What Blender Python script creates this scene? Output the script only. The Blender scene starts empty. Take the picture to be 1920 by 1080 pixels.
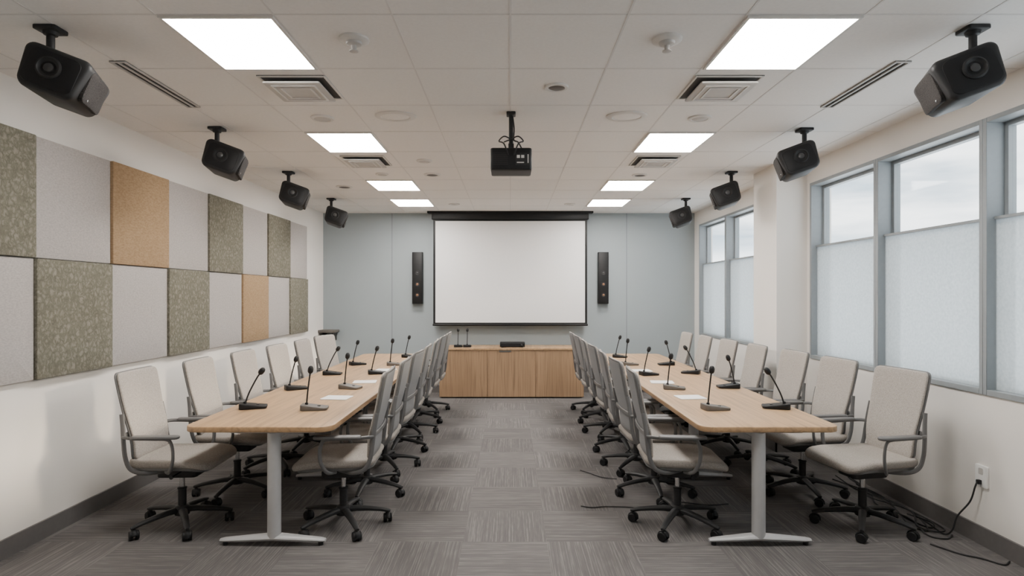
import bpy, bmesh, math, random
from mathutils import Vector, Matrix
random.seed(7)
COL = bpy.context.scene.collection
PI = math.pi
R = math.radians

# ------------------------------------------------------------------ room numbers
XL, XR, YB, YF, ZC = -3.0, 2.95, 9.4, -1.6, 2.87
F = 1100.0

# ------------------------------------------------------------------ node helpers
def newmat(name):
    m = bpy.data.materials.new(name); m.use_nodes = True
    nt = m.node_tree
    return m, nt, nt.nodes['Principled BSDF']
def mth(nt, op, a, b=None):
    n = nt.nodes.new('ShaderNodeMath'); n.operation = op
    for i, s in enumerate((a, b)):
        if s is None: continue
        if isinstance(s, (int, float)): n.inputs[i].default_value = s
        else: nt.links.new(s, n.inputs[i])
    return n.outputs[0]
def ramp(nt, fac, stops):
    n = nt.nodes.new('ShaderNodeValToRGB')
    e = n.color_ramp.elements
    while len(e) < len(stops): e.new(0.5)
    for k, (p, c) in zip(e, stops):
        k.position = p; k.color = (c[0], c[1], c[2], 1)
    nt.links.new(fac, n.inputs[0])
    return n.outputs[0]
def coords(nt, pos, scale):
    if pos:
        g = nt.nodes.new('ShaderNodeNewGeometry').outputs['Position']
    else:
        g = nt.nodes.new('ShaderNodeTexCoord').outputs['Object']
    mp = nt.nodes.new('ShaderNodeMapping'); mp.inputs['Scale'].default_value = scale
    nt.links.new(g, mp.inputs['Vector'])
    return mp.outputs[0]
def M(name, c, rough=.6, metal=0, var=.06, scale=(30, 30, 30), bump=0, pos=False, detail=3, spec=None):
    m, nt, b = newmat(name)
    v = coords(nt, pos, scale)
    n = nt.nodes.new('ShaderNodeTexNoise'); n.inputs['Scale'].default_value = 1; n.inputs['Detail'].default_value = detail
    nt.links.new(v, n.inputs['Vector'])
    col = ramp(nt, n.outputs[0], [(.3, [x*(1-var) for x in c]), (.7, [min(1, x*(1+var)) for x in c])])
    nt.links.new(col, b.inputs['Base Color'])
    b.inputs['Roughness'].default_value = rough; b.inputs['Metallic'].default_value = metal
    if spec is not None: b.inputs['Specular IOR Level'].default_value = spec
    if bump:
        bp = nt.nodes.new('ShaderNodeBump'); bp.inputs['Strength'].default_value = bump; bp.inputs['Distance'].default_value = .004
        nt.links.new(n.outputs[0], bp.inputs['Height']); nt.links.new(bp.outputs[0], b.inputs['Normal'])
    return m
def emit(name, c, s):
    m, nt, b = newmat(name)
    b.inputs['Base Color'].default_value = (*c, 1)
    b.inputs['Emission Color'].default_value = (*c, 1); b.inputs['Emission Strength'].default_value = s
    return m

MT = {}
MT['wall'] = M('wall_paint', (.81, .775, .73), .85, var=.015, scale=(2, 2, 2), pos=True)
MT['wallback'] = M('blue_grey_wall', (.325, .365, .38), .75, var=.02, scale=(1.5, 1.5, 1.5), pos=True)
MT['ceil'] = M('ceiling_tile', (.87, .85, .825), .9, var=.02, scale=(60, 60, 60), bump=.1, pos=True)
MT['grid'] = M('ceiling_bar', (.75, .73, .71), .7, var=.01)
MT['seam'] = M('wall_seam', (.19, .215, .23), .7, var=.01)
MT['base'] = M('baseboard_grey', (.13, .122, .118), .6, var=.04)
MT['frame'] = M('window_frame_grey', (.27, .295, .31), .45, var=.03)
MT['fabric'] = M('beige_fabric', (.375, .345, .314), .95, var=.18, scale=(150, 150, 150), bump=.35, spec=.2)
MT['fabric2'] = M('grey_beige_seat_fabric', (.315, .287, .26), .95, var=.18, scale=(150, 150, 150), bump=.35, spec=.2)
MT['shell'] = M('grey_mesh', (.22, .22, .222), .6, var=.10, scale=(300, 300, 300))
MT['chframe'] = M('dark_grey_plastic', (.125, .123, .122), .45, var=.04)
MT['dark'] = M('charcoal_plastic', (.022, .022, .023), .5, var=.06, spec=.3)
MT['black'] = M('black_plastic', (.009, .009, .010), .5, var=.08, spec=.3)
MT['grille'] = M('dark_grille', (.03, .027, .026), .8, var=.5, scale=(260, 260, 260), bump=.2, detail=0, spec=.2)
MT['cone'] = M('speaker_cone', (.006, .006, .007), .35, var=.1)
MT['cap'] = M('cone_cap', (.05, .05, .052), .3, var=.1)
MT['chrome'] = M('steel', (.55, .55, .55), .25, 1, var=.03)
MT['leg'] = M('light_grey_metal', (.46, .46, .465), .4, .1, var=.02)
MT['white'] = M('white_plastic', (.72, .70, .67), .5, var=.02)
MT['plate'] = M('bright_white_plastic', (.90, .89, .87), .4, var=.01)
MT['offw'] = M('grey_white_plastic', (.54, .52, .50), .5, var=.02)
MT['slot'] = M('dark_slot', (.03, .03, .03), .8, var=.05)
MT['ventback'] = M('vent_shadow_gap', (.09, .087, .085), .8, var=.05)
MT['paper'] = M('white_paper', (.82, .81, .79), .8, var=.02)
MT['screen'] = M('screen_cloth', (.80, .79, .785), .9, var=.01)
MT['taupe'] = M('taupe_plastic', (.10, .09, .08), .5, var=.05)
MT['copper'] = M('copper_cone', (.25, .13, .07), .4, .3, var=.1)
MT['cable'] = M('black_rubber', (.015, .015, .016), .6, var=.1)
MT['diffuser'] = emit('lit_diffuser', (1, .955, .90), 44)

def wood(name, c, axis):
    m, nt, b = newmat(name)
    sc = {'y': (30, 1.3, 30), 'z': (55, 55, 1.5)}[axis]
    v = coords(nt, True, sc)
    n = nt.nodes.new('ShaderNodeTexNoise'); n.inputs['Scale'].default_value = 1; n.inputs['Detail'].default_value = 7; n.inputs['Distortion'].default_value = .8
    nt.links.new(v, n.inputs['Vector'])
    col = ramp(nt, n.outputs[0], [(.28, [x*.66 for x in c]), (.5, c), (.72, [min(1, x*1.2) for x in c])])
    nt.links.new(col, b.inputs['Base Color']); b.inputs['Roughness'].default_value = .42
    return m
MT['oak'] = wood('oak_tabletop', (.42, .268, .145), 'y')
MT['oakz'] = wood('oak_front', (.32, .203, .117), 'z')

def panelmat(name, stops, vor, scale):
    m, nt, b = newmat(name)
    v = coords(nt, True, scale)
    n = nt.nodes.new('ShaderNodeTexNoise'); n.inputs['Scale'].default_value = 1; n.inputs['Detail'].default_value = 5; n.inputs['Distortion'].default_value = 1.5 if vor else .3
    nt.links.new(v, n.inputs['Vector'])
    fac = n.outputs[0]
    if vor:
        mx = nt.nodes.new('ShaderNodeVectorMath'); mx.operation = 'MULTIPLY_ADD'
        nt.links.new(n.outputs['Color'], mx.inputs[0]); mx.inputs[1].default_value = (1.6, 1.6, 1.6); nt.links.new(v, mx.inputs[2])
        vo = nt.nodes.new('ShaderNodeTexVoronoi'); vo.feature = 'DISTANCE_TO_EDGE'; vo.inputs['Scale'].default_value = 1
        nt.links.new(mx.outputs[0], vo.inputs['Vector'])
        fac = mth(nt, 'ADD', mth(nt, 'MULTIPLY', vo.outputs[0], 1.1), mth(nt, 'MULTIPLY', n.outputs[0], .45))
    col = ramp(nt, fac, stops)
    nt.links.new(col, b.inputs['Base Color']); b.inputs['Roughness'].default_value = .95; b.inputs['Specular IOR Level'].default_value = .15
    bp = nt.nodes.new('ShaderNodeBump'); bp.inputs['Strength'].default_value = .3; bp.inputs['Distance'].default_value = .004
    nt.links.new(fac, bp.inputs['Height']); nt.links.new(bp.outputs[0], b.inputs['Normal'])
    return m
MT['pgreen'] = panelmat('green_leaf_felt', [(.15, (.132, .124, .093)), (.35, (.185, .175, .136)), (.65, (.262, .249, .203))], True, (28, 28, 22))
MT['pgrey'] = panelmat('grey_felt', [(.3, (.385, .357, .338)), (.7, (.485, .453, .43))], False, (60, 60, 110))
MT['ptan'] = panelmat('tan_felt', [(.3, (.30, .20, .113)), (.7, (.415, .283, .17))], False, (45, 45, 110))

def carpet():
    m, nt, b = newmat('carpet_tiles')
    g = nt.nodes.new('ShaderNodeNewGeometry').outputs['Position']
    s = nt.nodes.new('ShaderNodeSeparateXYZ'); nt.links.new(g, s.inputs[0])
    x, y = s.outputs[0], s.outputs[1]
    iu = mth(nt, 'FLOOR', mth(nt, 'DIVIDE', mth(nt, 'ADD', x, .30), .53))
    iv = mth(nt, 'FLOOR', mth(nt, 'DIVIDE', y, .53))
    par = mth(nt, 'MULTIPLY', mth(nt, 'FRACT', mth(nt, 'MULTIPLY', mth(nt, 'ADD', iu, iv), .5)), 2)
    inv = mth(nt, 'SUBTRACT', 1, par)
    a = mth(nt, 'ADD', mth(nt, 'MULTIPLY', x, par), mth(nt, 'MULTIPLY', y, inv))
    c = mth(nt, 'ADD', mth(nt, 'MULTIPLY', y, par), mth(nt, 'MULTIPLY', x, inv))
    h = mth(nt, 'ADD', mth(nt, 'MULTIPLY', iu, 7.13), mth(nt, 'MULTIPLY', iv, 3.71))
    def streak(sa, sc):
        cb = nt.nodes.new('ShaderNodeCombineXYZ')
        nt.links.new(mth(nt, 'MULTIPLY', a, sa), cb.inputs[0]); nt.links.new(mth(nt, 'MULTIPLY', c, sc), cb.inputs[1]); nt.links.new(h, cb.inputs[2])
        n = nt.nodes.new('ShaderNodeTexNoise'); n.inputs['Scale'].default_value = 1; n.inputs['Detail'].default_value = 1
        nt.links.new(cb.outputs[0], n.inputs['Vector'])
        return n.outputs[0]
    f0 = mth(nt, 'ADD', mth(nt, 'MULTIPLY', streak(150, 1.2), .7), mth(nt, 'MULTIPLY', streak(80, 8), .3))
    col = ramp(nt, f0, [(.38, (.120, .114, .113)), (.52, (.139, .130, .127)), (.63, (.188, .176, .170))])
    wn = nt.nodes.new('ShaderNodeTexWhiteNoise'); wn.noise_dimensions = '1D'; nt.links.new(h, wn.inputs['W'])
    fn = nt.nodes.new('ShaderNodeTexNoise'); fn.inputs['Scale'].default_value = 350; nt.links.new(g, fn.inputs['Vector'])
    f = mth(nt, 'MULTIPLY', mth(nt, 'ADD', .92, mth(nt, 'MULTIPLY', wn.outputs[0], .16)), mth(nt, 'ADD', .75, mth(nt, 'MULTIPLY', fn.outputs[0], .5)))
    mx = nt.nodes.new('ShaderNodeVectorMath'); mx.operation = 'SCALE'
    nt.links.new(col, mx.inputs[0]); nt.links.new(f, mx.inputs['Scale'])
    nt.links.new(mx.outputs[0], b.inputs['Base Color']); b.inputs['Roughness'].default_value = 1; b.inputs['Specular IOR Level'].default_value = .1
    bp = nt.nodes.new('ShaderNodeBump'); bp.inputs['Strength'].default_value = .4; bp.inputs['Distance'].default_value = .004
    nt.links.new(fn.outputs[0], bp.inputs['Height']); nt.links.new(bp.outputs[0], b.inputs['Normal'])
    return m
MT['carpet'] = carpet()

def frosted():
    m, nt, b = newmat('frosted_glass')
    nt.nodes.remove(b)
    out = nt.nodes['Material Output']
    v = coords(nt, True, (55, 55, 55))
    n = nt.nodes.new('ShaderNodeTexNoise'); n.inputs['Scale'].default_value = 1; nt.links.new(v, n.inputs['Vector'])
    col = ramp(nt, n.outputs[0], [(.3, (.53, .57, .59)), (.7, (.64, .67, .685))])
    t = nt.nodes.new('ShaderNodeBsdfTranslucent'); nt.links.new(col, t.inputs[0])
    rf = nt.nodes.new('ShaderNodeBsdfRefraction'); rf.inputs['IOR'].default_value = 1.05; rf.inputs['Roughness'].default_value = .42; nt.links.new(col, rf.inputs[0])
    m1 = nt.nodes.new('ShaderNodeMixShader'); m1.inputs[0].default_value = .5
    nt.links.new(t.outputs[0], m1.inputs[1]); nt.links.new(rf.outputs[0], m1.inputs[2])
    d = nt.nodes.new('ShaderNodeBsdfPrincipled'); d.inputs['Base Color'].default_value = (.58, .61, .63, 1); d.inputs['Roughness'].default_value = .4
    mx = nt.nodes.new('ShaderNodeMixShader'); mx.inputs[0].default_value = .15
    nt.links.new(m1.outputs[0], mx.inputs[1]); nt.links.new(d.outputs[0], mx.inputs[2]); nt.links.new(mx.outputs[0], out.inputs[0])
    return m
def clear():
    m, nt, b = newmat('clear_glass')
    nt.nodes.remove(b)
    out = nt.nodes['Material Output']
    t = nt.nodes.new('ShaderNodeBsdfTransparent'); t.inputs[0].default_value = (.93, .95, .96, 1)
    g = nt.nodes.new('ShaderNodeBsdfGlossy'); g.inputs['Roughness'].default_value = .03
    mx = nt.nodes.new('ShaderNodeMixShader'); mx.inputs[0].default_value = .015
    nt.links.new(t.outputs[0], mx.inputs[1]); nt.links.new(g.outputs[0], mx.inputs[2]); nt.links.new(mx.outputs[0], out.inputs[0])
    return m
MT['frost'] = frosted(); MT['glass'] = clear()

# ------------------------------------------------------------------ mesh builder
def rrect(sx, sy, r, n=5, m=3):
    r = max(r, .0005); out = []
    cs = [(sx-r, sy-r, 0), (-(sx-r), sy-r, 90), (-(sx-r), -(sy-r), 180), (sx-r, -(sy-r), 270)]
    arcs = [[(cx+r*math.cos(R(a0+90*i/n)), cy+r*math.sin(R(a0+90*i/n))) for i in range(n+1)] for cx, cy, a0 in cs]
    for k in range(4):
        out += arcs[k]
        p, q = arcs[k][-1], arcs[(k+1) % 4][0]
        for i in range(1, m): out.append((p[0]+(q[0]-p[0])*i/m, p[1]+(q[1]-p[1])*i/m))
    return out
def spline(pts, n=6):
    pts = [Vector(p) for p in pts]; P = [2*pts[0]-pts[1]]+pts+[2*pts[-1]-pts[-2]]; out = []
    for i in range(1, len(P)-2):
        a, b, c, d = P[i-1:i+3]
        for k in range(n):
            t = k/n
            out.append(.5*((2*b)+(c-a)*t+(2*a-5*b+4*c-d)*t*t+(3*b-a-3*c+d)*t**3))
    out.append(pts[-1]); return out
class MB:
    def __init__(s): s.v = []; s.f = []
    def box(s, x0, x1, y0, y1, z0, z1):
        k = len(s.v)
        s.v += [(x, y, z) for z in (z0, z1) for y in (y0, y1) for x in (x0, x1)]
        for f in ((0, 1, 3, 2), (4, 5, 7, 6), (0, 1, 5, 4), (2, 3, 7, 6), (0, 2, 6, 4), (1, 3, 7, 5)): s.f.append([k+i for i in f])
        return s
    def rings(s, rs, closed_caps=True, centers=None):
        n = len(rs[0]); k = len(s.v)
        for r in rs: s.v += [tuple(p) for p in r]
        for i in range(len(rs)-1):
            for j in range(n):
                a = k+i*n+j; b = k+i*n+(j+1) % n
                s.f.append([a, b, b+n, a+n])
        if closed_caps:
            s.f.append([k+j for j in range(n)]); s.f.append([k+(len(rs)-1)*n+j for j in range(n)])
        return s
    def slab(s, cx, cy, z0, z1, sx, sy, r, er, fn=None, n=5, m=3, inner=(.8, .5, .2), es=3):
        prof = []
        for i in range(es+1):
            a = PI/2*i/es; prof.append((er*(1-math.sin(a)), z0+er*(1-math.cos(a))))
        for i in range(es+1):
            a = PI/2*i/es; prof.append((er*(1-math.cos(a)), z1-er*(1-math.sin(a))))
        rs = []
        base = rrect(sx-er, sy-er, r-er, n, m)
        for q in reversed(inner): rs.append([(p[0]*q, p[1]*q, z0) for p in base])
        for ins, z in prof: rs.append([(p[0], p[1], z) for p in rrect(sx-ins, sy-ins, r-ins, n, m)])
        for q in inner: rs.append([(p[0]*q, p[1]*q, z1) for p in base])
        f = fn or (lambda x, y, z: (x, y, z))
        return s.rings([[f(p[0]+cx, p[1]+cy, p[2]) for p in r_] for r_ in rs])
    def tube(s, pts, r, n=8, flat=(1, 1)):
        pts = [Vector(p) for p in pts]; N = len(pts)
        rr = r if isinstance(r, (list, tuple)) else [r]*N
        t0 = (pts[1]-pts[0]).normalized()
        up = Vector((0, 0, 1)) if abs(t0.z) < .9 else Vector((1, 0, 0))
        nrm = (up-t0*up.dot(t0)).normalized(); rs = []
        for i in range(N):
            t = (pts[min(i+1, N-1)]-pts[max(i-1, 0)]).normalized()
            nrm = (nrm-t*nrm.dot(t)).normalized(); bi = t.cross(nrm)
            rs.append([pts[i]+(nrm*math.cos(2*PI*k/n)*flat[0]+bi*math.sin(2*PI*k/n)*flat[1])*rr[i] for k in range(n)])
        return s.rings(rs)
    def lathe(s, prof, c=(0, 0, 0), axis='z', n=24, sq=(1, 1)):
        rs = []
        for r, h in prof:
            ring = []
            for k in range(n):
                a, b = r*math.cos(2*PI*k/n)*sq[0], r*math.sin(2*PI*k/n)*sq[1]
                p = {'z': (a, b, h), 'y': (a, h, b), 'x': (h, a, b)}[axis]
                ring.append((p[0]+c[0], p[1]+c[1], p[2]+c[2]))
            rs.append(ring)
        return s.rings(rs)
    def build(s, name, m, parent=None, bevel=0, loc=None, seg=2, angle=38):
        bm = bmesh.new(); vs = [bm.verts.new(p) for p in s.v]
        for f in s.f:
            try: bm.faces.new([vs[i] for i in f])
            except ValueError: pass
        bmesh.ops.recalc_face_normals(bm, faces=bm.faces)
        if bevel: bmesh.ops.bevel(bm, geom=list(bm.edges), offset=bevel, segments=seg, affect='EDGES', profile=.5)
        me = bpy.data.meshes.new(name); bm.to_mesh(me); bm.free()
        for p in me.polygons: p.use_smooth = True
        me.set_sharp_from_angle(angle=R(angle))
        me.materials.append(MT[m] if isinstance(m, str) else m)
        o = bpy.data.objects.new(name, me); COL.objects.link(o)
        if parent: o.parent = parent
        if loc: o.location = loc
        return o
def tag(o, label, cat, group=None):
    o['label'] = label; o['category'] = cat
    if group: o['group'] = group
    return o
def thing(name, label, cat, loc=(0, 0, 0), group=None):
    o = bpy.data.objects.new(name, None); COL.objects.link(o); o.location = loc; o.empty_display_size = .1
    return tag(o, label, cat, group)
def struct(name, mb, m, parent=None, bevel=0):
    o = mb.build(name, m, parent, bevel)
    if not parent: o['kind'] = 'structure'
    return o
def clone(o, parent=None):
    kids = list(o.children)
    c = o.copy(); COL.objects.link(c)
    if parent: c.parent = parent
    for k in kids: clone(k, c)
    return c
ORD = ['nearest the camera', 'second from the camera', 'third from the camera', 'fourth from the camera', 'fifth from the camera', 'sixth from the camera', 'farthest from the camera']

# ------------------------------------------------------------------ setting
struct('floor', MB().box(XL-.2, XR+.2, YF-.2, YB+.2, -.1, 0), 'carpet')
ceil = struct('ceiling', MB().box(XL-.2, XR+.2, YF-.2, YB+.2, ZC, ZC+.1), 'ceil')
GX, GY, GY0 = .553, .655, 2.74
g = MB()
for k in range(-5, 6):
    x = k*GX; g.box(x-.005, x+.005, YF, YB, ZC-.002, ZC)
k = -6
while GY0+k*GY < YB:
    y = GY0+k*GY
    if y > YF: g.box(XL, XR, y-.005, y+.005, ZC-.0016, ZC)
    k += 1
g.build('ceiling_grid', 'grid', ceil)
struct('wall_left', MB().box(XL-.2, XL, YF, YB, 0, ZC), 'wall')
struct('wall_back', MB().box(XL-.2, XR+.2, YB, YB+.2, 0, ZC), 'wallback')
struct('wall_front', MB().box(XL-.2, XR+.2, YF-.2, YF, 0, ZC), 'wall')
ZS, ZH, ZT = .94, 2.655, 2.035
WA = [-.55, .5, 1.55, 2.60, 3.65, 4.72, 5.76]; WB = [7.05, 8.02, 9.14]  # first bays of the near run are out of view, added for front fill daylight
w = MB()
w.box(XR, XR+.2, YF, YB, 0, ZS).box(XR, XR+.2, YF, YB, ZH, ZC)
w.box(XR, XR+.2, YF, WA[0], ZS, ZH).box(XR, XR+.2, WA[-1], WB[0], ZS, ZH).box(XR, XR+.2, WB[-1], YB, ZS, ZH)
struct('wall_right', w, 'wall')
PX, PY0, PY1 = 2.645, 5.83, 6.38
struct('wall_pillar', MB().box(PX, XR, PY0, PY1, 0, ZC), 'wall')
struct('baseboard_left', MB().box(XL, XL+.015, YF, YB, 0, .115), 'base')
struct('baseboard_back', MB().box(XL+.015, XR-.015, YB-.015, YB, 0, .115), 'base')
b = MB().box(XR-.015, XR, YF, PY0-.015, 0, .115).box(XR-.015, XR, PY1+.015, YB, 0, .115)
b.box(PX-.015, PX, PY0-.015, PY1+.015, 0, .115).box(PX-.015, XR, PY0-.015, PY0, 0, .115).box(PX-.015, XR, PY1, PY1+.015, 0, .115)
struct('baseboard_right', b, 'base')
for i, x in enumerate((-1.897, 1.863)):
    struct('trim_%d' % (i+1), MB().box(x-.005, x+.005, YB-.002, YB, .115, ZC), 'seam')
wi = 0
for seq in (WA, WB):
    for a, c in zip(seq[:-1], seq[1:]):
        wi += 1
        e = bpy.data.objects.new('window_%d' % wi, None); COL.objects.link(e); e['kind'] = 'structure'; e.location = (XR, (a+c)/2, ZS)
        h = (c-a)/2; H = ZH-ZS; t = ZT-ZS; J = .030
        f = MB()
        f.box(-.012, .17, -h, -h+J, 0, H).box(-.012, .17, h-J, h, 0, H).box(-.012, .17, -h+J, h-J, 0, .035).box(-.012, .17, -h+J, h-J, H-.03, H)
        f.build('window_frame', 'frame', e, .002, seg=1)
        f = MB(); f.box(.035, .16, -h+J, h-J, t-.009, t+.009)
        f.build('transom', 'frame', e)
        s = MB(); q = J+.028
        s.box(.10, .15, -h+J, -h+q, t+.009, H-.03).box(.10, .15, h-q, h-J, t+.009, H-.03).box(.10, .15, -h+q, h-q, t+.009, t+.018).box(.10, .15, -h+q, h-q, H-.058, H-.03)
        s.build('sash', 'frame', e)
        MB().box(.122, .128, -h+q, h-q, t+.018, H-.058).build('glass_pane', 'glass', e)
        MB().box(.045, .052, -h+J, h-J, .035, t-.009).build('frosted_pane', 'frost', e)

# ------------------------------------------------------------------ acoustic panels
xs = [67, 210, 316, 392, 455, 503, 544, 577]
ys = [F*2.955/(957-x) for x in xs]; ys = [ys[0]-.70]+ys
up = ['pgreen', 'pgrey', 'ptan', 'pgrey', 'pgreen', 'pgrey', 'pgreen', 'pgrey']
lo = ['pgrey', 'pgreen', 'pgrey', 'pgreen', 'pgrey', 'ptan', 'pgrey', 'pgreen']
WN = {'pgreen': 'mottled green', 'pgrey': 'pale grey', 'ptan': 'tan'}
OR8 = ['first', 'second', 'third', 'fourth', 'fifth', 'sixth', 'seventh', 'last']
for row, (cols, z0, z1) in enumerate(((up, 1.792, 2.555), (lo, 1.03, 1.788))):
    for i in range(8):
        a, c = ys[i]+.002, ys[i+1]-.002
        sy, sz = (c-a)/2, (z1-z0)/2
        th = .054 if cols[i] != 'pgrey' else .036
        o = MB().slab(0, 0, .002, th, sz, sy, .008, .006, fn=lambda x, y, z: (z, y, x), n=2, m=2, inner=(.5,), es=2).build('acoustic_panel', cols[i], None, loc=(XL, (a+c)/2, (z0+z1)/2))
        tag(o, '%s felt acoustic wall panel, %s row, %s from the camera' % (WN[cols[i]], ('upper', 'lower')[row], OR8[i]), 'acoustic panel', 'felt acoustic panels on the left wall')

# ------------------------------------------------------------------ ceiling lights
def ceiling_light():
    t = thing('ceiling_light', '', 'ceiling light')
    hx, hy = GX/2-.006, GY/2-.006
    fr = MB()
    fr.box(-hx, -hx+.014, -hy, hy, -.012, 0).box(hx-.014, hx, -hy, hy, -.012, 0).box(-hx+.014, hx-.014, -hy, -hy+.014, -.012, 0).box(-hx+.014, hx-.014, hy-.014, hy, -.012, 0)
    fr.build('frame', 'white', t)
    MB().box(-hx+.014, hx-.014, -hy+.014, hy-.014, -.008, -.001).build('diffuser', 'diffuser', t)
    return t
cl0 = ceiling_light(); first = True
for s in (-1, 1):
    for j, k in enumerate((0, 3, 6, 8)):
        o = cl0 if first else clone(cl0); first = False
        o.location = (s*GX*2.5, GY0+(k+.5)*GY, ZC)
        tag(o, 'bright square ceiling light panel, %s row, %s' % ('left' if s < 0 else 'right', (ORD[:3]+ORD[6:])[j]), 'ceiling light', 'square light panels in the ceiling')

# ------------------------------------------------------------------ ceiling vents
def vent(s):
    t = thing('ceiling_vent', '', 'vent')
    h = .205
    MB().box(-h, h, -h, h, -.004, 0).build('backing', 'ventback', t)
    f = MB()
    q, w_, d = h, .014, -.010
    f.box(-q, -q+w_, -q, q, d, -.001).box(q-w_, q, -q, q, d, -.001).box(-q+w_, q-w_, -q, -q+w_, d, -.001).box(-q+w_, q-w_, q-w_, q, d, -.001)
    f.build('frame', 'white', t, .002, seg=1)
    cx = s*.012
    MB().slab(cx, 0, -.036, -.024, .172, .176, .012, .004, n=2, m=1, inner=(.5,), es=2).box(cx-.02, cx+.02, -.02, .02, -.025, -.003).build('centre_plate', 'offw', t)
    for k, r_ in enumerate((.135, .095)):
        m_ = MB(); a = r_; b_ = r_-.010
        m_.box(cx-a, cx-b_, -a, a, -.041, -.035).box(cx+b_, cx+a, -a, a, -.041, -.035).box(cx-b_, cx+b_, -a, -b_, -.041, -.035).box(cx-b_, cx+b_, b_, a, -.041, -.035)
        m_.build('louvre', 'white', t)
    return t
for s in (-1, 1):
    v0 = vent(s); first = True
    for (x, y, l) in ((s*1.31, 3.70, 'nearer the camera'), (s*1.40, 5.72, 'farther from the camera')):
        o = v0 if first else clone(v0); first = False
        o.location = (x, y, ZC); tag(o, 'square grey ceiling air vent, %s side, %s' % ('left' if s < 0 else 'right', l), 'vent', 'square air vents in the ceiling')
for s in (-1, 1):
    t = thing('slot_diffuser', 'long black slot air diffuser in the ceiling on the %s' % ('left' if s < 0 else 'right'), 'vent', (s*2.2, 3.68, ZC))
    MB().box(-.045, .045, -.40, .40, -.003, 0).build('backing', 'slot', t)
    f = MB().box(-.045, -.033, -.4, .4, -.01, -.001).box(.033, .045, -.4, .4, -.01, -.001).box(-.033, .033, -.4, -.39, -.01, -.001).box(-.033, .033, .39, .4, -.01, -.001)
    f.build('frame', 'offw', t)
    MB().box(-.006, .006, -.39, .39, -.01, -.002).build('slat', 'offw', t)

# ------------------------------------------------------------------ detectors and ceiling discs
for s in (-1, 1):
    t = thing('smoke_detector', 'white domed smoke detector beside the nearest %s ceiling light' % ('left' if s < 0 else 'right'), 'detector', (s*.80, 3.0, ZC))
    MB().lathe([(.076, 0), (.076, -.010), (.068, -.017), (.04, -.019)], n=32).build('base', 'white', t)
    MB().lathe([(.042, -.018), (.038, -.030), (.024, -.035)], n=28).build('sensor_cover', 'offw', t)
    MB().lathe([(.014, -.034), (.012, -.058), (.023, -.062), (.023, -.066), (.008, -.069)], n=16).build('sensor_tip', 'offw', t)
def disc(x, y, r, label, sq=(1, 1), inner='offw'):
    t = thing('ceiling_disc', label, 'ceiling fitting', (x, y, ZC), 'round fittings flush in the ceiling')
    MB().lathe([(r, 0), (r, -.006), (r*.94, -.011), (r*.72, -.012), (r*.68, -.006)], n=32, sq=sq).build('rim', 'white', t)
    MB().lathe([(r*.68, -.0065), (r*.5, -.012), (r*.15, -.014)], n=28, sq=sq).build('cover', inner, t)
disc(.29, 3.69, .075, 'round white fitting with dark centre, nearest to the projector', inner='taupe')
disc(-1.39, 4.34, .085, 'round flush fitting beyond the nearer left air vent')
disc(1.40, 4.34, .085, 'round flush fitting beyond the nearer right air vent')
disc(-.84, 4.29, .15, 'large pale oval ceiling fitting left of the projector', (1, .8), 'ceil')
disc(.85, 4.29, .15, 'large pale oval ceiling fitting right of the projector', (1, .8), 'ceil')
disc(-.84, 5.72, .075, 'small pale round fitting right of the farther left air vent')
disc(-.85, 6.38, .09, 'round grey fitting right of the third left ceiling light', inner='taupe')
disc(1.41, 6.40, .085, 'round grey fitting in front of the third right ceiling light', inner='taupe')
disc(-1.39, 6.35, .07, 'small round fitting in front of the third left ceiling light')
disc(-2.01, 7.1, .10, 'round grey fitting left of the third left ceiling light', inner='taupe')
disc(.855, 8.45, .08, 'small round fitting left of the farthest right ceiling light')
disc(-.81, 8.45, .08, 'small round fitting right of the farthest left ceiling light')

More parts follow.
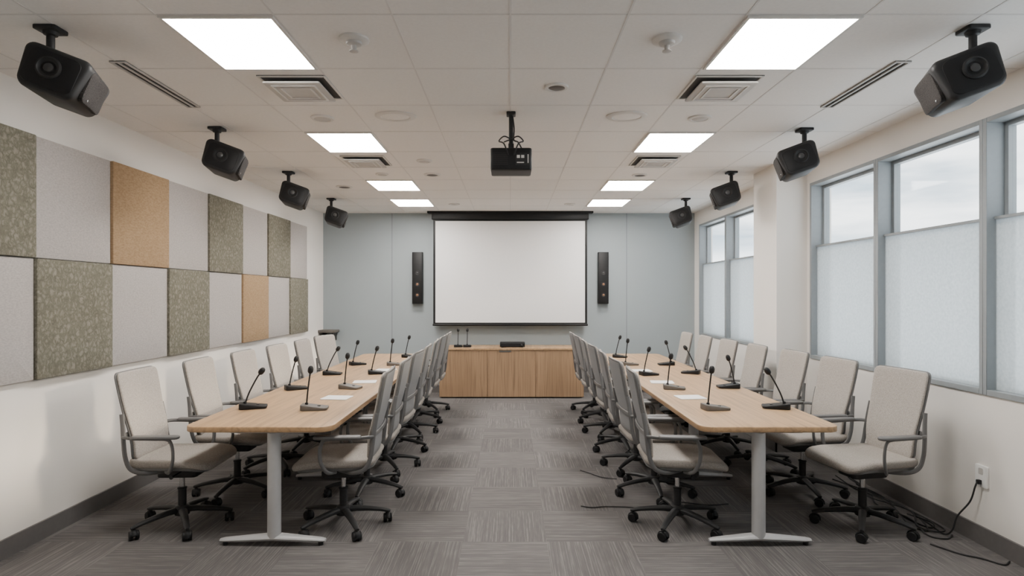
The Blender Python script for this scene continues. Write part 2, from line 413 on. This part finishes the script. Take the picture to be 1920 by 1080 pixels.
# ------------------------------------------------------------------ ceiling hung speakers
def speaker(s):
    t = thing('hanging_speaker', '', 'speaker')
    MB().slab(0, 0, -.02, 0, .055, .05, .012, .004, n=3, m=1, inner=(.5,), es=2).lathe([(.035, -.02), (.03, -.035), (.018, -.04), (.018, -.13), (.026, -.135), (.026, -.16)], n=18).build('mount', 'dark', t)
    MB().slab(-s*.02, .02, -.175, -.125, .035, .06, .01, .005, n=3, m=1, inner=(.5,), es=2).build('bracket', 'black', t)
    def df(x, y, z):
        k = 1-.16*(max(0, z)/.16)**1.5-.03*(max(0, -z)/.14)**3
        kx = 1+.10*(y/.11) * (1 if abs(y) < .2 else 0)
        return (x*k*kx, z, y*k)
    bd = MB().slab(0, 0, -.14, .165, .138, .112, .045, .02, fn=df, n=6, m=4, inner=(.75, .4, .1)).build('body', 'dark', t)
    bd.location = (-s*.055, .02, -.262); bd.rotation_euler = (R(-4), s*R(-19), s*R(-14))
    # baffle toward -Y, grille on the side that faces the room
    MB().slab(0, 0, .134, .144, .110, .088, .036, .003, fn=lambda x, y, z: (x, -z, y), n=5, m=2, inner=(.5,), es=2).build('baffle', 'black', bd)
    dx = s*.012
    MB().lathe([(.054, -.143), (.054, -.150), (.046, -.154), (.042, -.149), (.026, -.141), (.018, -.142)], (dx, 0, .008), 'y', 32).build('driver', 'dark', bd)
    MB().lathe([(.024, -.141), (.020, -.149), (.009, -.152)], (dx, 0, .008), 'y', 20).build('dust_cap', 'cap', bd)
    # side grille plate follows the leaning side of the body
    def gf(x, y, z):
        yy = x; zz = y
        k = 1-.16*(max(0, yy)/.16)**1.5-.03*(max(0, -yy)/.14)**3
        return (-s*(z*k*1.0) - (s*(.0)), yy, zz)
    MB().slab(0.01, 0, .118, .147, .115, .080, .03, .006, fn=gf, n=5, m=5, inner=(.7, .4), es=2).build('grille', 'grille', bd)
    sg = -s
    MB().lathe([(.006, sg*.140), (.006, sg*.150), (.003, sg*.151)], (0, -.06, -.06), 'x', 10).build('indicator', 'chrome', bd)
    return t
SP = {-1: ((-2.257, 2.88), (-2.30, 4.60), (-2.36, 6.24), (-2.43, 7.96)), 1: ((2.27, 2.88), (2.32, 4.63), (2.35, 6.24), (2.38, 7.96))}
for s in (-1, 1):
    p = speaker(s)
    for i, (x, y) in enumerate(SP[s]):
        o = p if i == 0 else clone(p)
        o.location = (x, y, ZC)
        tag(o, 'black loudspeaker hung from the ceiling along the %s, %s' % ('panelled wall' if s < 0 else 'window wall', (ORD[:3]+ORD[6:])[i]), 'speaker', 'loudspeakers hung from the ceiling')

# ------------------------------------------------------------------ projector
t = thing('projector', 'black projector hanging from a ceiling pole in the middle of the room', 'projector', (.005, 4.22, ZC))
zb, zt = 2.437-ZC, 2.59-ZC
MB().slab(0, 0, zb, zt, .145, .12, .02, .008, n=4, m=2, inner=(.6,), es=2).build('body', 'black', t)
MB().slab(0, 0, -.02, 0, .033, .04, .008, .003, n=3, m=1, inner=(.5,), es=1).lathe([(.02, -.02), (.016, -.03), (.016, zt+.05)], n=16).build('pole', 'dark', t)
MB().box(-.07, .07, -.03, .03, zt+.012, zt+.02).box(-.02, .02, -.02, .02, zt+.02, zt+.055).box(-.07, -.06, -.02, .02, zt, zt+.012).box(.06, .07, -.02, .02, zt, zt+.012).build('bracket', 'dark', t, .002, seg=1)
MB().lathe([(.05, .115), (.05, .135), (.042, .14), (.036, .128)], (-.06, 0, (zb+zt)/2), 'y').build('lens', 'cone', t)
pp = MB().box(.03, .13, -.1225, -.119, zb+.03, zb+.115).build('port_panel', 'dark', t)
MB().box(.04, .062, -.125, -.122, zb+.08, zb+.1).box(.07, .092, -.125, -.122, zb+.08, zb+.1).box(.115, .122, -.125, -.122, zb+.045, zb+.105).box(.04, .09, -.125, -.122, zb+.045, zb+.052).build('port', 'offw', pp)
vg = MB()
for i in range(7): vg.box(-.125, -.02, -.1225, -.119, zb+.035+i*.013, zb+.041+i*.013)
vg.build('vent_grille', 'dark', t)
for s in (-1, 1):
    MB().tube(spline([(s*.02, -.124, zb+.1), (s*.05, -.16, zb+.17), (s*.085, -.10, zt+.05), (s*.05, -.04, zt+.10), (0, -.02, zt+.085), (-s*.05, -.04, zt+.06)], 6), .005, 6).build('cable', 'cable', t)
MB().tube(spline([(.012, -.012, -.03), (.022, -.018, -.12), (.02, -.02, -.2), (.05, -.03, zt+.06), (.08, -.05, zt+.002)], 5), .005, 6).build('cable', 'cable', t)

# ------------------------------------------------------------------ screen
t = thing('projection_screen', 'large white pull-down projection screen with black border on the back wall', 'screen', (0, 9.22, ZC))
zc = 2.745-ZC
MB().box(-1.222, 1.216, -.06, .06, zc, -.028).box(-1.30, 1.295, -.07, .07, -.03, 0).build('casing', 'black', t, .004)
MB().box(-1.23, -1.222, -.064, .064, zc-.003, -.03).build('end_cap', 'dark', t, .002)
MB().box(1.216, 1.224, -.064, .064, zc-.003, -.03).build('end_cap', 'dark', t, .002)
z0, z1 = 1.10-ZC, zc
bo = MB().box(-1.212, -1.178, -.006, .002, z0, z1).box(1.172, 1.206, -.006, .002, z0, z1).box(-1.178, 1.172, -.006, .002, z1-.025, z1).box(-1.178, 1.172, -.006, .002, z0, z0+.025)
bo.build('border', 'black', t)
MB().box(-1.178, 1.172, -.004, .0, z0+.025, z1-.025).build('screen_cloth', 'screen', t)
MB().tube([(-1.22, -.002, z0-.01), (1.215, -.002, z0-.01)], .016, 10).build('bottom_bar', 'black', t)

# ------------------------------------------------------------------ column speakers
for s in (-1, 1):
    t = thing('column_speaker', 'slim black column loudspeaker on the back wall %s of the screen' % ('left' if s < 0 else 'right'), 'speaker', (s*1.475, YB, 1.42))
    MB().slab(0, 0, 0, .82, .083, .05, .012, .006, fn=lambda x, y, z: (x, y-.06, z), n=3, m=1, inner=(.5,), es=2).build('body', 'black', t)
    MB().box(-.04, .04, -.012, 0, .3, .5).build('wall_bracket', 'dark', t)
    for z, m in ((.49, 'cap'), (.31, 'copper'), (.14, 'copper')):
        d = MB().lathe([(.035, -.109), (.035, -.113), (.03, -.114), (.026, -.111)], (0, 0, z), 'y', 24).build('driver', 'dark', t)
        MB().lathe([(.019, -.111), (.016, -.115), (.006, -.117)], (0, 0, z), 'y', 18).build('cone', m, d)

# ------------------------------------------------------------------ credenza
t = thing('credenza', 'long low oak credenza with plain doors under the projection screen', 'cabinet', (0, 8.85, 0))
x0, x1 = -1.075, 1.11
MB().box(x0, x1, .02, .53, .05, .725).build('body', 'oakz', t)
MB().box(x0+.03, x1-.03, .05, .5, 0, .05).build('plinth', 'slot', t)
MB().box(x0-.012, x1+.012, -.012, .54, .725, .762).build('top', 'oak', t, .004)
wd = (x1-x0)/3
for i in range(3):
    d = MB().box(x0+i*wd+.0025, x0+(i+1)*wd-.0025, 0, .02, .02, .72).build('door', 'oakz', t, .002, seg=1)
    if i == 1: MB().box(-.17, .01, -.007, 0, .696, .722).build('handle', 'taupe', d, .003)
    else:
        a = x0+i*wd+(wd-.2 if i == 0 else .05)
        MB().box(a, a+.15, -.006, 0, .706, .72).build('handle', 'oakz', d, .002, seg=1)
t = thing('media_player', 'flat black media box standing on the credenza below the screen', 'electronics', (.03, 9.02, .762))
MB().box(-.19, .19, -.12, .12, .01, .07).build('body', 'black', t, .004)
MB().box(-.18, .18, -.125, -.12, .016, .064).build('front_panel', 'cone', t, .002, seg=1)
for s in (-1, 1):
    for q in (-1, 1): MB().lathe([(.015, 0), (.015, .011)], (s*.15, q*.09, 0), n=14).build('foot', 'dark', t)
MB().lathe([(.014, -.125), (.014, -.137), (.011, -.139)], (.14, 0, .04), 'y', 18).build('knob', 'cap', t)
# wall shelf in the corner
t = thing('wall_shelf', 'short dark wooden shelf on the back wall in the left corner', 'shelf', (-2.87, YB, .94))
MB().box(-.13, .13, -.26, 0, .03, .07).build('board', 'taupe', t, .004)
MB().box(-.09, -.07, -.2, 0, -.1, .03).build('bracket', 'dark', t, .002)
MB().box(.07, .09, -.2, 0, -.1, .03).build('bracket', 'dark', t, .002)

# ------------------------------------------------------------------ tables
TZ = .75
def table(cx, w, colx, foot0, foot1, label):
    t = thing('conference_table', label, 'table', (cx, 3.60, 0))
    L = 4.5
    MB().slab(0, L/2, TZ-.036, TZ, w/2, L/2, .085, .006, n=8, m=6, inner=(.9,), es=3).build('tabletop', 'oak', t)
    d = colx-cx
    MB().box(d-.03, d+.03, .08, L-.3, TZ-.085, TZ-.046).build('frame_beam', 'leg', t, .004)
    for y in (.045, 1.345, 2.645, 3.945):
        lg = MB().lathe([(.041, .05), (.041, TZ-.046)], (d, y+.02, 0), n=28).box(d-.26, d+.26, y-.01, y+.05, TZ-.046, TZ-.036).build('leg', 'leg', t)
        a, b = foot0-cx, foot1-cx
        pts = [(a, y+.02, .030), (a+.03, y+.02, .033), (d-.09, y+.02, .046), (d, y+.02, .052), (d+.09, y+.02, .046), (b-.03, y+.02, .033), (b, y+.02, .030)]
        MB().tube(pts, [.013, .018, .027, .030, .027, .018, .013], 12, (.75, 1.35)).build('foot', 'leg', lg)
        for q in (a+.03, b-.03): MB().lathe([(.016, 0), (.016, .022)], (q, y+.02, 0), n=14).build('glide', 'dark', lg)
    return t
table(-1.56, .92, -1.475, -1.81, -1.155, 'long oak conference table with rounded corners beside the panelled wall')
table(1.605, .87, 1.55, 1.24, 1.875, 'long oak conference table with rounded corners on the window side')

# ------------------------------------------------------------------ chairs (forward = +X)
def backx(h): return -.225-.14*h-.06*h*h+.016*math.exp(-((h-.15)/.12)**2)
def bdef(x, y, z):
    h = x+.285; wv = y*(.88+.12*min(1, max(0, h/.45)))
    return (backx(h)+.30*wv*wv+z, wv, .495+h*.985)
def make_chair():
    t = thing('office_chair', '', 'chair')
    def sd(x, y, z):
        d = 0
        if x > .12: d -= ((x-.12)/.16)**2*.03
        if z > .46: d -= .008*(1-min(1, (y/.25)**2))*(1-min(1, abs(x)/.26))
        if x < -.15: d += ((-.15-x)/.1)**2*.010
        return (x, y*(1-.06*max(0, -x/.25)), z+d)
    MB().slab(.02, 0, .453, .500, .265, .25, .08, .022, fn=sd, n=6, m=5, inner=(.88, .7, .45, .2), es=4).build('seat', 'fabric2', t)
    MB().slab(.01, 0, .435, .456, .245, .235, .08, .008, fn=sd, n=6, m=4, inner=(.8, .4), es=2).build('seat_pan', 'chframe', t)
    MB().slab(0, 0, 0, .020, .285, .218, .034, .009, fn=bdef, n=6, m=7, inner=(.9, .75, .5, .25), es=3).build('backrest', 'fabric', t)
    sh = MB().slab(0, 0, -.010, .002, .289, .225, .040, .005, fn=bdef, n=6, m=7, inner=(.9, .75, .5, .25), es=2).build('back_shell', 'chframe', t)
    MB().slab(.012, 0, -.014, -.009, .262, .201, .032, .002, fn=bdef, n=6, m=7, inner=(.9, .75, .5, .25), es=2).build('mesh_panel', 'shell', sh)
    # lumbar bar behind the shell
    pts = [(bdef(-.285+.17, y, -.024)) for y in (-.25, -.2, -.1, 0, .1, .2, .25)]
    MB().tube(spline(pts, 3), .011, 8, (1.6, .8)).build('lumbar_bar', 'chframe', t)
    for s in (-1, 1):
        xb = bdef(.0, s*.23, -.012)
        pts = [(xb[0], s*.226, .80), (xb[0]+.012, s*.234, .72), (-.24, s*.244, .62), (-.225, s*.248, .52), (-.19, s*.246, .45), (-.11, s*.225, .422), (0, s*.12, .412)]
        MB().tube(spline(pts, 5), .0115, 10, (1.25, .9)).build('side_frame', 'chframe', t)
        pts = [(.0, s*.20, .422), (.045, s*.25, .435), (.078, s*.272, .50), (.084, s*.278, .57), (.072, s*.278, .625), (.045, s*.278, .648), (-.04, s*.278, .652), (-.16, s*.276, .655), (-.21, s*.264, .657), (-.243, s*.246, .655)]
        a = MB().tube(spline(pts, 5), .0105, 10, (1.2, .9)).build('armrest', 'chframe', t)
        MB().slab(-.025, s*.278, .652, .673, .15, .030, .029, .009, n=6, m=3, inner=(.5,), es=3).build('arm_pad', 'chframe', a)
    mc = MB().slab(0, 0, .345, .438, .13, .085, .03, .012, n=4, m=1, inner=(.5,), es=2).build('tilt_mechanism', 'dark', t)
    MB().tube([(.05, -.07, .40), (.05, -.2, .395), (.05, -.235, .394)], [.006, .006, .012], 8).build('lever', 'dark', mc)
    gl = MB().lathe([(.026, .09), (.026, .25), (.03, .252), (.03, .262), (.022, .266)], n=20).build('gas_lift', 'dark', t)
    MB().lathe([(.016, .26), (.016, .35)], n=16).build('piston', 'chrome', gl)
    bs = MB().lathe([(.03, .075), (.046, .08), (.05, .11), (.044, .135), (.03, .142)], n=24).build('base', 'dark', t)
    for k in range(5):
        a = 2*PI*k/5; c_, s_ = math.cos(a), math.sin(a)
        rr = [.03, .09, .17, .25, .29, .312]; zz = [.112, .112, .103, .09, .08, .076]; ra = [.026, .024, .021, .018, .016, .011]
        MB().tube([(c_*q, s_*q, z) for q, z in zip(rr, zz)], ra, 10, (.8, 1.05)).build('leg', 'dark', bs)
        cs = MB()
        for o_ in (-.017, .017):
            cs.lathe([(.012, o_-.011), (.026, o_-.011), (.03, o_-.007), (.03, o_+.007), (.026, o_+.011), (.012, o_+.011)], (0, 0, .03), 'y', 20)
        cs.lathe([(.010, -.01), (.010, .01)], (0, 0, .03), 'y', 10).lathe([(.008, .03), (.008, .07)], n=10)
        hood = []
        for i in range(7):
            an = PI*(-.05+1.0*i/6)
            hood.append((.034*math.cos(an), 0, .03+.034*math.sin(an)))
        cs.tube(hood, .012, 8, (.35, 1.2))
        co = cs.build('caster', 'black', bs)
        co.location = (c_*.293, s_*.293, 0); co.rotation_euler = (0, 0, a+1.1+k*1.7)
    return t
chair0 = make_chair(); used = [False]
LEGY = [3.665, 4.965, 6.265, 7.565]
def place(x, y, rz, label, group):
    o = chair0 if not used[0] else clone(chair0); used[0] = True
    o.location = (x, y, 0); o.rotation_euler = (0, 0, rz); tag(o, label, 'chair', group)
    ny = min(LEGY, key=lambda q: abs(q-y))
    want = PI/2 if ny < y else -PI/2
    for ch in o.children:
        if ch.name.startswith('base'): ch.rotation_euler = (0, 0, want-rz+random.uniform(-.08, .08))
    return o
YI = [3.97+.65*k for k in range(7)]
rows = [
    ('outL', [(-2.22, YI[0]), (-2.15, YI[1]), (-2.10, YI[2]), (-2.06, YI[3]), (-2.03, YI[4]), (-2.02, YI[5])], 0, 'between the left table and panelled wall', [2, 2, 0, -2, 0, -14]),
    ('inL', [(-1.13, y) for y in YI], PI, 'on the aisle side of the left table', [3, 2, -3, 2, 3, -1, 0]),
    ('inR', [(1.13, y) for y in YI], 0, 'on the aisle side of the right table', [-4, 2, -3, 2, -2, 1, 0]),
    ('outR', [(2.37, YI[0]-.02), (2.30, YI[1]), (2.26, YI[2]), (2.19, YI[3]), (2.15, YI[4]), (2.10, YI[5]), (2.07, YI[6])], PI, 'on the window side of the right table', [10, 5, 3, 0, 2, -1, 0]),
]
for nm, pl, rz, where, jit in rows:
    for i, (x, y) in enumerate(pl):
        od = ORD[i] if not (i == len(pl)-1) else ORD[6]
        place(x, y, rz+R(jit[i]), 'beige office chair %s, %s' % (where, od), 'office chairs ' + where)

# ------------------------------------------------------------------ microphones
def make_mic(basem, lean, h):
    t = thing('gooseneck_microphone', '', 'microphone', (0, 0, 0))
    def wd_(x, y, z):
        k = .45+.55*(1-min(1, max(0, (x+.09)/.16)))
        return (x, y, z*(k if z > .012 else 1))
    b_ = MB().slab(0, 0, 0, .042, .092, .06, .022, .006, fn=wd_, n=4, m=3, inner=(.7, .4), es=2).build('base', basem, t)
    MB().lathe([(.012, .024), (.012, .029), (.009, .030)], (.03, .0, 0), n=14).build('button', 'cap', b_)
    pts = [(-.055, 0, .03), (-.054+lean*.2, 0, .03+h*.3), (-.053+lean*.52, 0, .03+h*.62), (-.052+lean*.82, 0, .03+h*.88), (-.052+lean, 0, .03+h)]
    sp = spline(pts, 5)
    MB().tube(sp, .0055, 8).lathe([(.011, .03), (.011, .048), (.006, .052)], (-.055, 0, 0), n=14).build('gooseneck', 'black', t)
    d = (sp[-1]-sp[-3]).normalized(); p = sp[-1]
    MB().tube([p-d*.006, p, p+d*.010, p+d*.03, p+d*.044, p+d*.05], [.008, .015, .0195, .0195, .014, .005], 12).build('capsule', 'black', t)
    return t
mic_out = make_mic('black', .095, .215); mic_in = make_mic('taupe', .022, .23); mic_dark = make_mic('black', .045, .21)
seen = set()
def mic(proto, x, y, rz, z, label, group):
    o = clone(proto) if proto in seen else proto; seen.add(proto)
    o.location = (x, y, z); o.rotation_euler = (0, 0, rz); tag(o, label, 'microphone', group)
for s, side, inn, out in ((-1, 'left', [(-1.385, 4.15), (-1.385, 5.08), (-1.37, 6.03), (-1.33, 6.76), (-1.31, 7.6)], [(-1.84, 4.2), (-1.84, 5.04), (-1.81, 5.97), (-1.77, 6.8)]),
                          (1, 'right', [(1.45, 4.15), (1.41, 5.05), (1.40, 5.93), (1.38, 6.77), (1.42, 7.6)], [(1.90, 4.2), (1.90, 5.12), (1.86, 6.05), (1.80, 6.78)])):
    for i, (x, y) in enumerate(inn):
        mic(mic_in if i in (0, 1, 3) else mic_dark, x, y, R([8, -12, 15, 10, -20][i]), TZ,
            'gooseneck microphone on the aisle half of the %s table, %s' % (side, (ORD[:4]+ORD[6:])[i]), 'table microphones')
    for i, (x, y) in enumerate(out):
        mic(mic_out if (i % 2 == 0) else mic_dark, x, y, (R(18) if s < 0 else PI-R(18)) + R([0, 14, -12, 16][i]), TZ,
            'black gooseneck microphone on the %s half of the %s table, %s' % ('wall' if s < 0 else 'window', side, (ORD[:3]+ORD[6:])[i]), 'table microphones')
mic(mic_dark, -.80, 9.0, R(90), .762, 'left one of two black gooseneck microphones on the credenza', 'credenza microphones')
mic(mic_dark, -.66, 9.0, R(90), .762, 'right one of two black gooseneck microphones on the credenza', 'credenza microphones')

# ------------------------------------------------------------------ papers
for s, side, pl in ((-1, 'left', [(-1.36, 4.60), (-1.35, 5.44), (-1.34, 6.30)]), (1, 'right', [(1.415, 4.62), (1.40, 5.42), (1.39, 6.25)])):
    for i, (x, y) in enumerate(pl):
        o = MB().slab(0, 0, 0, .008, .105, .085, .012, .002, n=4, m=1, inner=(.5,), es=1).build('notepad', 'paper', None, loc=(x, y, TZ))
        o.rotation_euler = (0, 0, R([6, -8, 4][i])*s)
        tag(o, 'white notepad on the %s table, %s' % (side, ORD[i]), 'notepad', 'white notepads on the tables')

# ------------------------------------------------------------------ outlet and cords
t = thing('wall_outlet', 'white power outlet low on the wall below the windows', 'outlet', (XR, 3.66, .43))
MB().slab(0, 0, 0, .016, .068, .048, .008, .004, fn=lambda x, y, z: (-z, y, x), n=3, m=1, inner=(.5,), es=2).build('plate', 'plate', t)
MB().slab(.030, 0, .015, .018, .020, .018, .008, .001, fn=lambda x, y, z: (-z, y, x), n=3, m=1, inner=(.5,), es=1).build('socket', 'offw', t)
t = thing('power_cord', 'black power cord plugged into the outlet and trailing to the floor', 'cord', (XR, 3.66, 0))
MB().slab(-.036, 0, .0165, .040, .014, .012, .005, .004, fn=lambda x, y, z: (-z, y, x+.43), n=3, m=1, inner=(.5,), es=2).build('plug', 'black', t)
MB().tube(spline([(-.038, 0, .395), (-.052, .0, .36), (-.06, .03, .26), (-.10, .08, .15), (-.12, .10, .05), (-.13, .16, .006), (-.10, .36, .006), (-.07, .62, .006), (-.09, .95, .006), (-.06, 1.3, .006)], 8), .005, 8).build('cord', 'cable', t)
for i, (pts, l) in enumerate((
    ([(2.88, 5.0, .006), (2.84, 4.6, .006), (2.89, 4.3, .006), (2.82, 4.0, .006), (2.74, 3.86, .006), (2.70, 3.98, .006), (2.78, 4.2, .006), (2.86, 4.5, .012), (2.83, 4.8, .012)], 'black cord looped on the carpet along the wall by the outlet'),
    ([(2.80, 5.05, .006), (2.77, 4.7, .006), (2.83, 4.42, .016), (2.76, 4.12, .006), (2.80, 3.92, .006), (2.86, 3.98, .016), (2.80, 4.14, .016)], 'thin black cord tangled beside the nearest window chair'),
    ([(2.72, 4.95, .006), (2.80, 4.6, .016), (2.72, 4.35, .006), (2.76, 4.05, .016), (2.70, 3.80, .006), (2.78, 3.74, .006), (2.86, 3.80, .006)], 'black cord nearest the chair in the tangle below the outlet'),
    ([(2.91, 3.42, .006), (2.84, 3.38, .006), (2.78, 3.46, .006), (2.70, 3.52, .006), (2.62, 3.66, .006)], 'short black cord end lying on the carpet closest to the camera'),
    ([(.52, 4.32, .006), (.60, 4.29, .006), (.70, 4.31, .006), (.85, 4.30, .006), (1.0, 4.28, .006), (1.25, 4.40, .006), (1.45, 4.34, .006), (1.62, 4.36, .006)], 'black cord under the nearest aisle chair of the right table'),
    ([(.62, 5.20, .006), (.68, 5.13, .006), (.78, 5.0, .006), (.90, 4.96, .006)], 'black cord on the carpet beside the third chair of the right table'),
    ([(2.86, 4.75, .016), (2.74, 4.5, .016), (2.86, 4.2, .016), (2.72, 3.92, .016), (2.80, 3.84, .010), (2.88, 3.92, .010), (2.84, 4.3, .022), (2.76, 4.62, .022)], 'uppermost black cord lying across the tangle below the outlet'))):
    tag(MB().tube(spline(pts, 8), .0038 if i in (4, 5) else .0048, 8).build('floor_cord', 'cable', None), l, 'cord', 'loose cords on the carpet')

# ------------------------------------------------------------------ sun and sky
sl = bpy.data.lights.new('sun', 'SUN'); sl.energy = 3.3; sl.angle = R(5); sl.color = (1, .80, .58)
so = bpy.data.objects.new('sun', sl); COL.objects.link(so); so.location = (8, 3, 6)
so.rotation_euler = Vector((-1, .10, -.285)).to_track_quat('-Z', 'Y').to_euler()
wd = bpy.data.worlds.new('sky'); bpy.context.scene.world = wd; wd.use_nodes = True
nt = wd.node_tree; bg = nt.nodes['Background']
tc = nt.nodes.new('ShaderNodeTexCoord').outputs['Generated']
mp = nt.nodes.new('ShaderNodeMapping'); mp.inputs['Scale'].default_value = (2.5, 2.5, 12); nt.links.new(tc, mp.inputs[0])
n = nt.nodes.new('ShaderNodeTexNoise'); n.inputs['Scale'].default_value = 1.3; n.inputs['Detail'].default_value = 5; nt.links.new(mp.outputs[0], n.inputs['Vector'])
col = ramp(nt, n.outputs[0], [(.42, (.26, .32, .37)), (.62, (.76, .765, .765))])
sz = nt.nodes.new('ShaderNodeSeparateXYZ'); nt.links.new(tc, sz.inputs[0])
# pale haze low on the horizon, clouded sky above
mxc = nt.nodes.new('ShaderNodeMix'); mxc.data_type = 'RGBA'
hz = ramp(nt, sz.outputs[2], [(.0, (1, 1, 1)), (.10, (0, 0, 0))])
nt.links.new(hz, mxc.inputs['Factor']); nt.links.new(col, mxc.inputs['A']); mxc.inputs['B'].default_value = (.76, .79, .81, 1)
nt.links.new(mxc.outputs['Result'], bg.inputs[0]); bg.inputs[1].default_value = 5.5

# ------------------------------------------------------------------ camera
cd = bpy.data.cameras.new('camera'); cam = bpy.data.objects.new('camera', cd); COL.objects.link(cam)
cam.location = (0, 0, 1.56); cam.rotation_euler = (PI/2, 0, 0)
cd.sensor_width = 36; cd.lens = 36*F/1920; cd.shift_x = 3/1920; cd.shift_y = 13/1920
bpy.context.scene.camera = cam
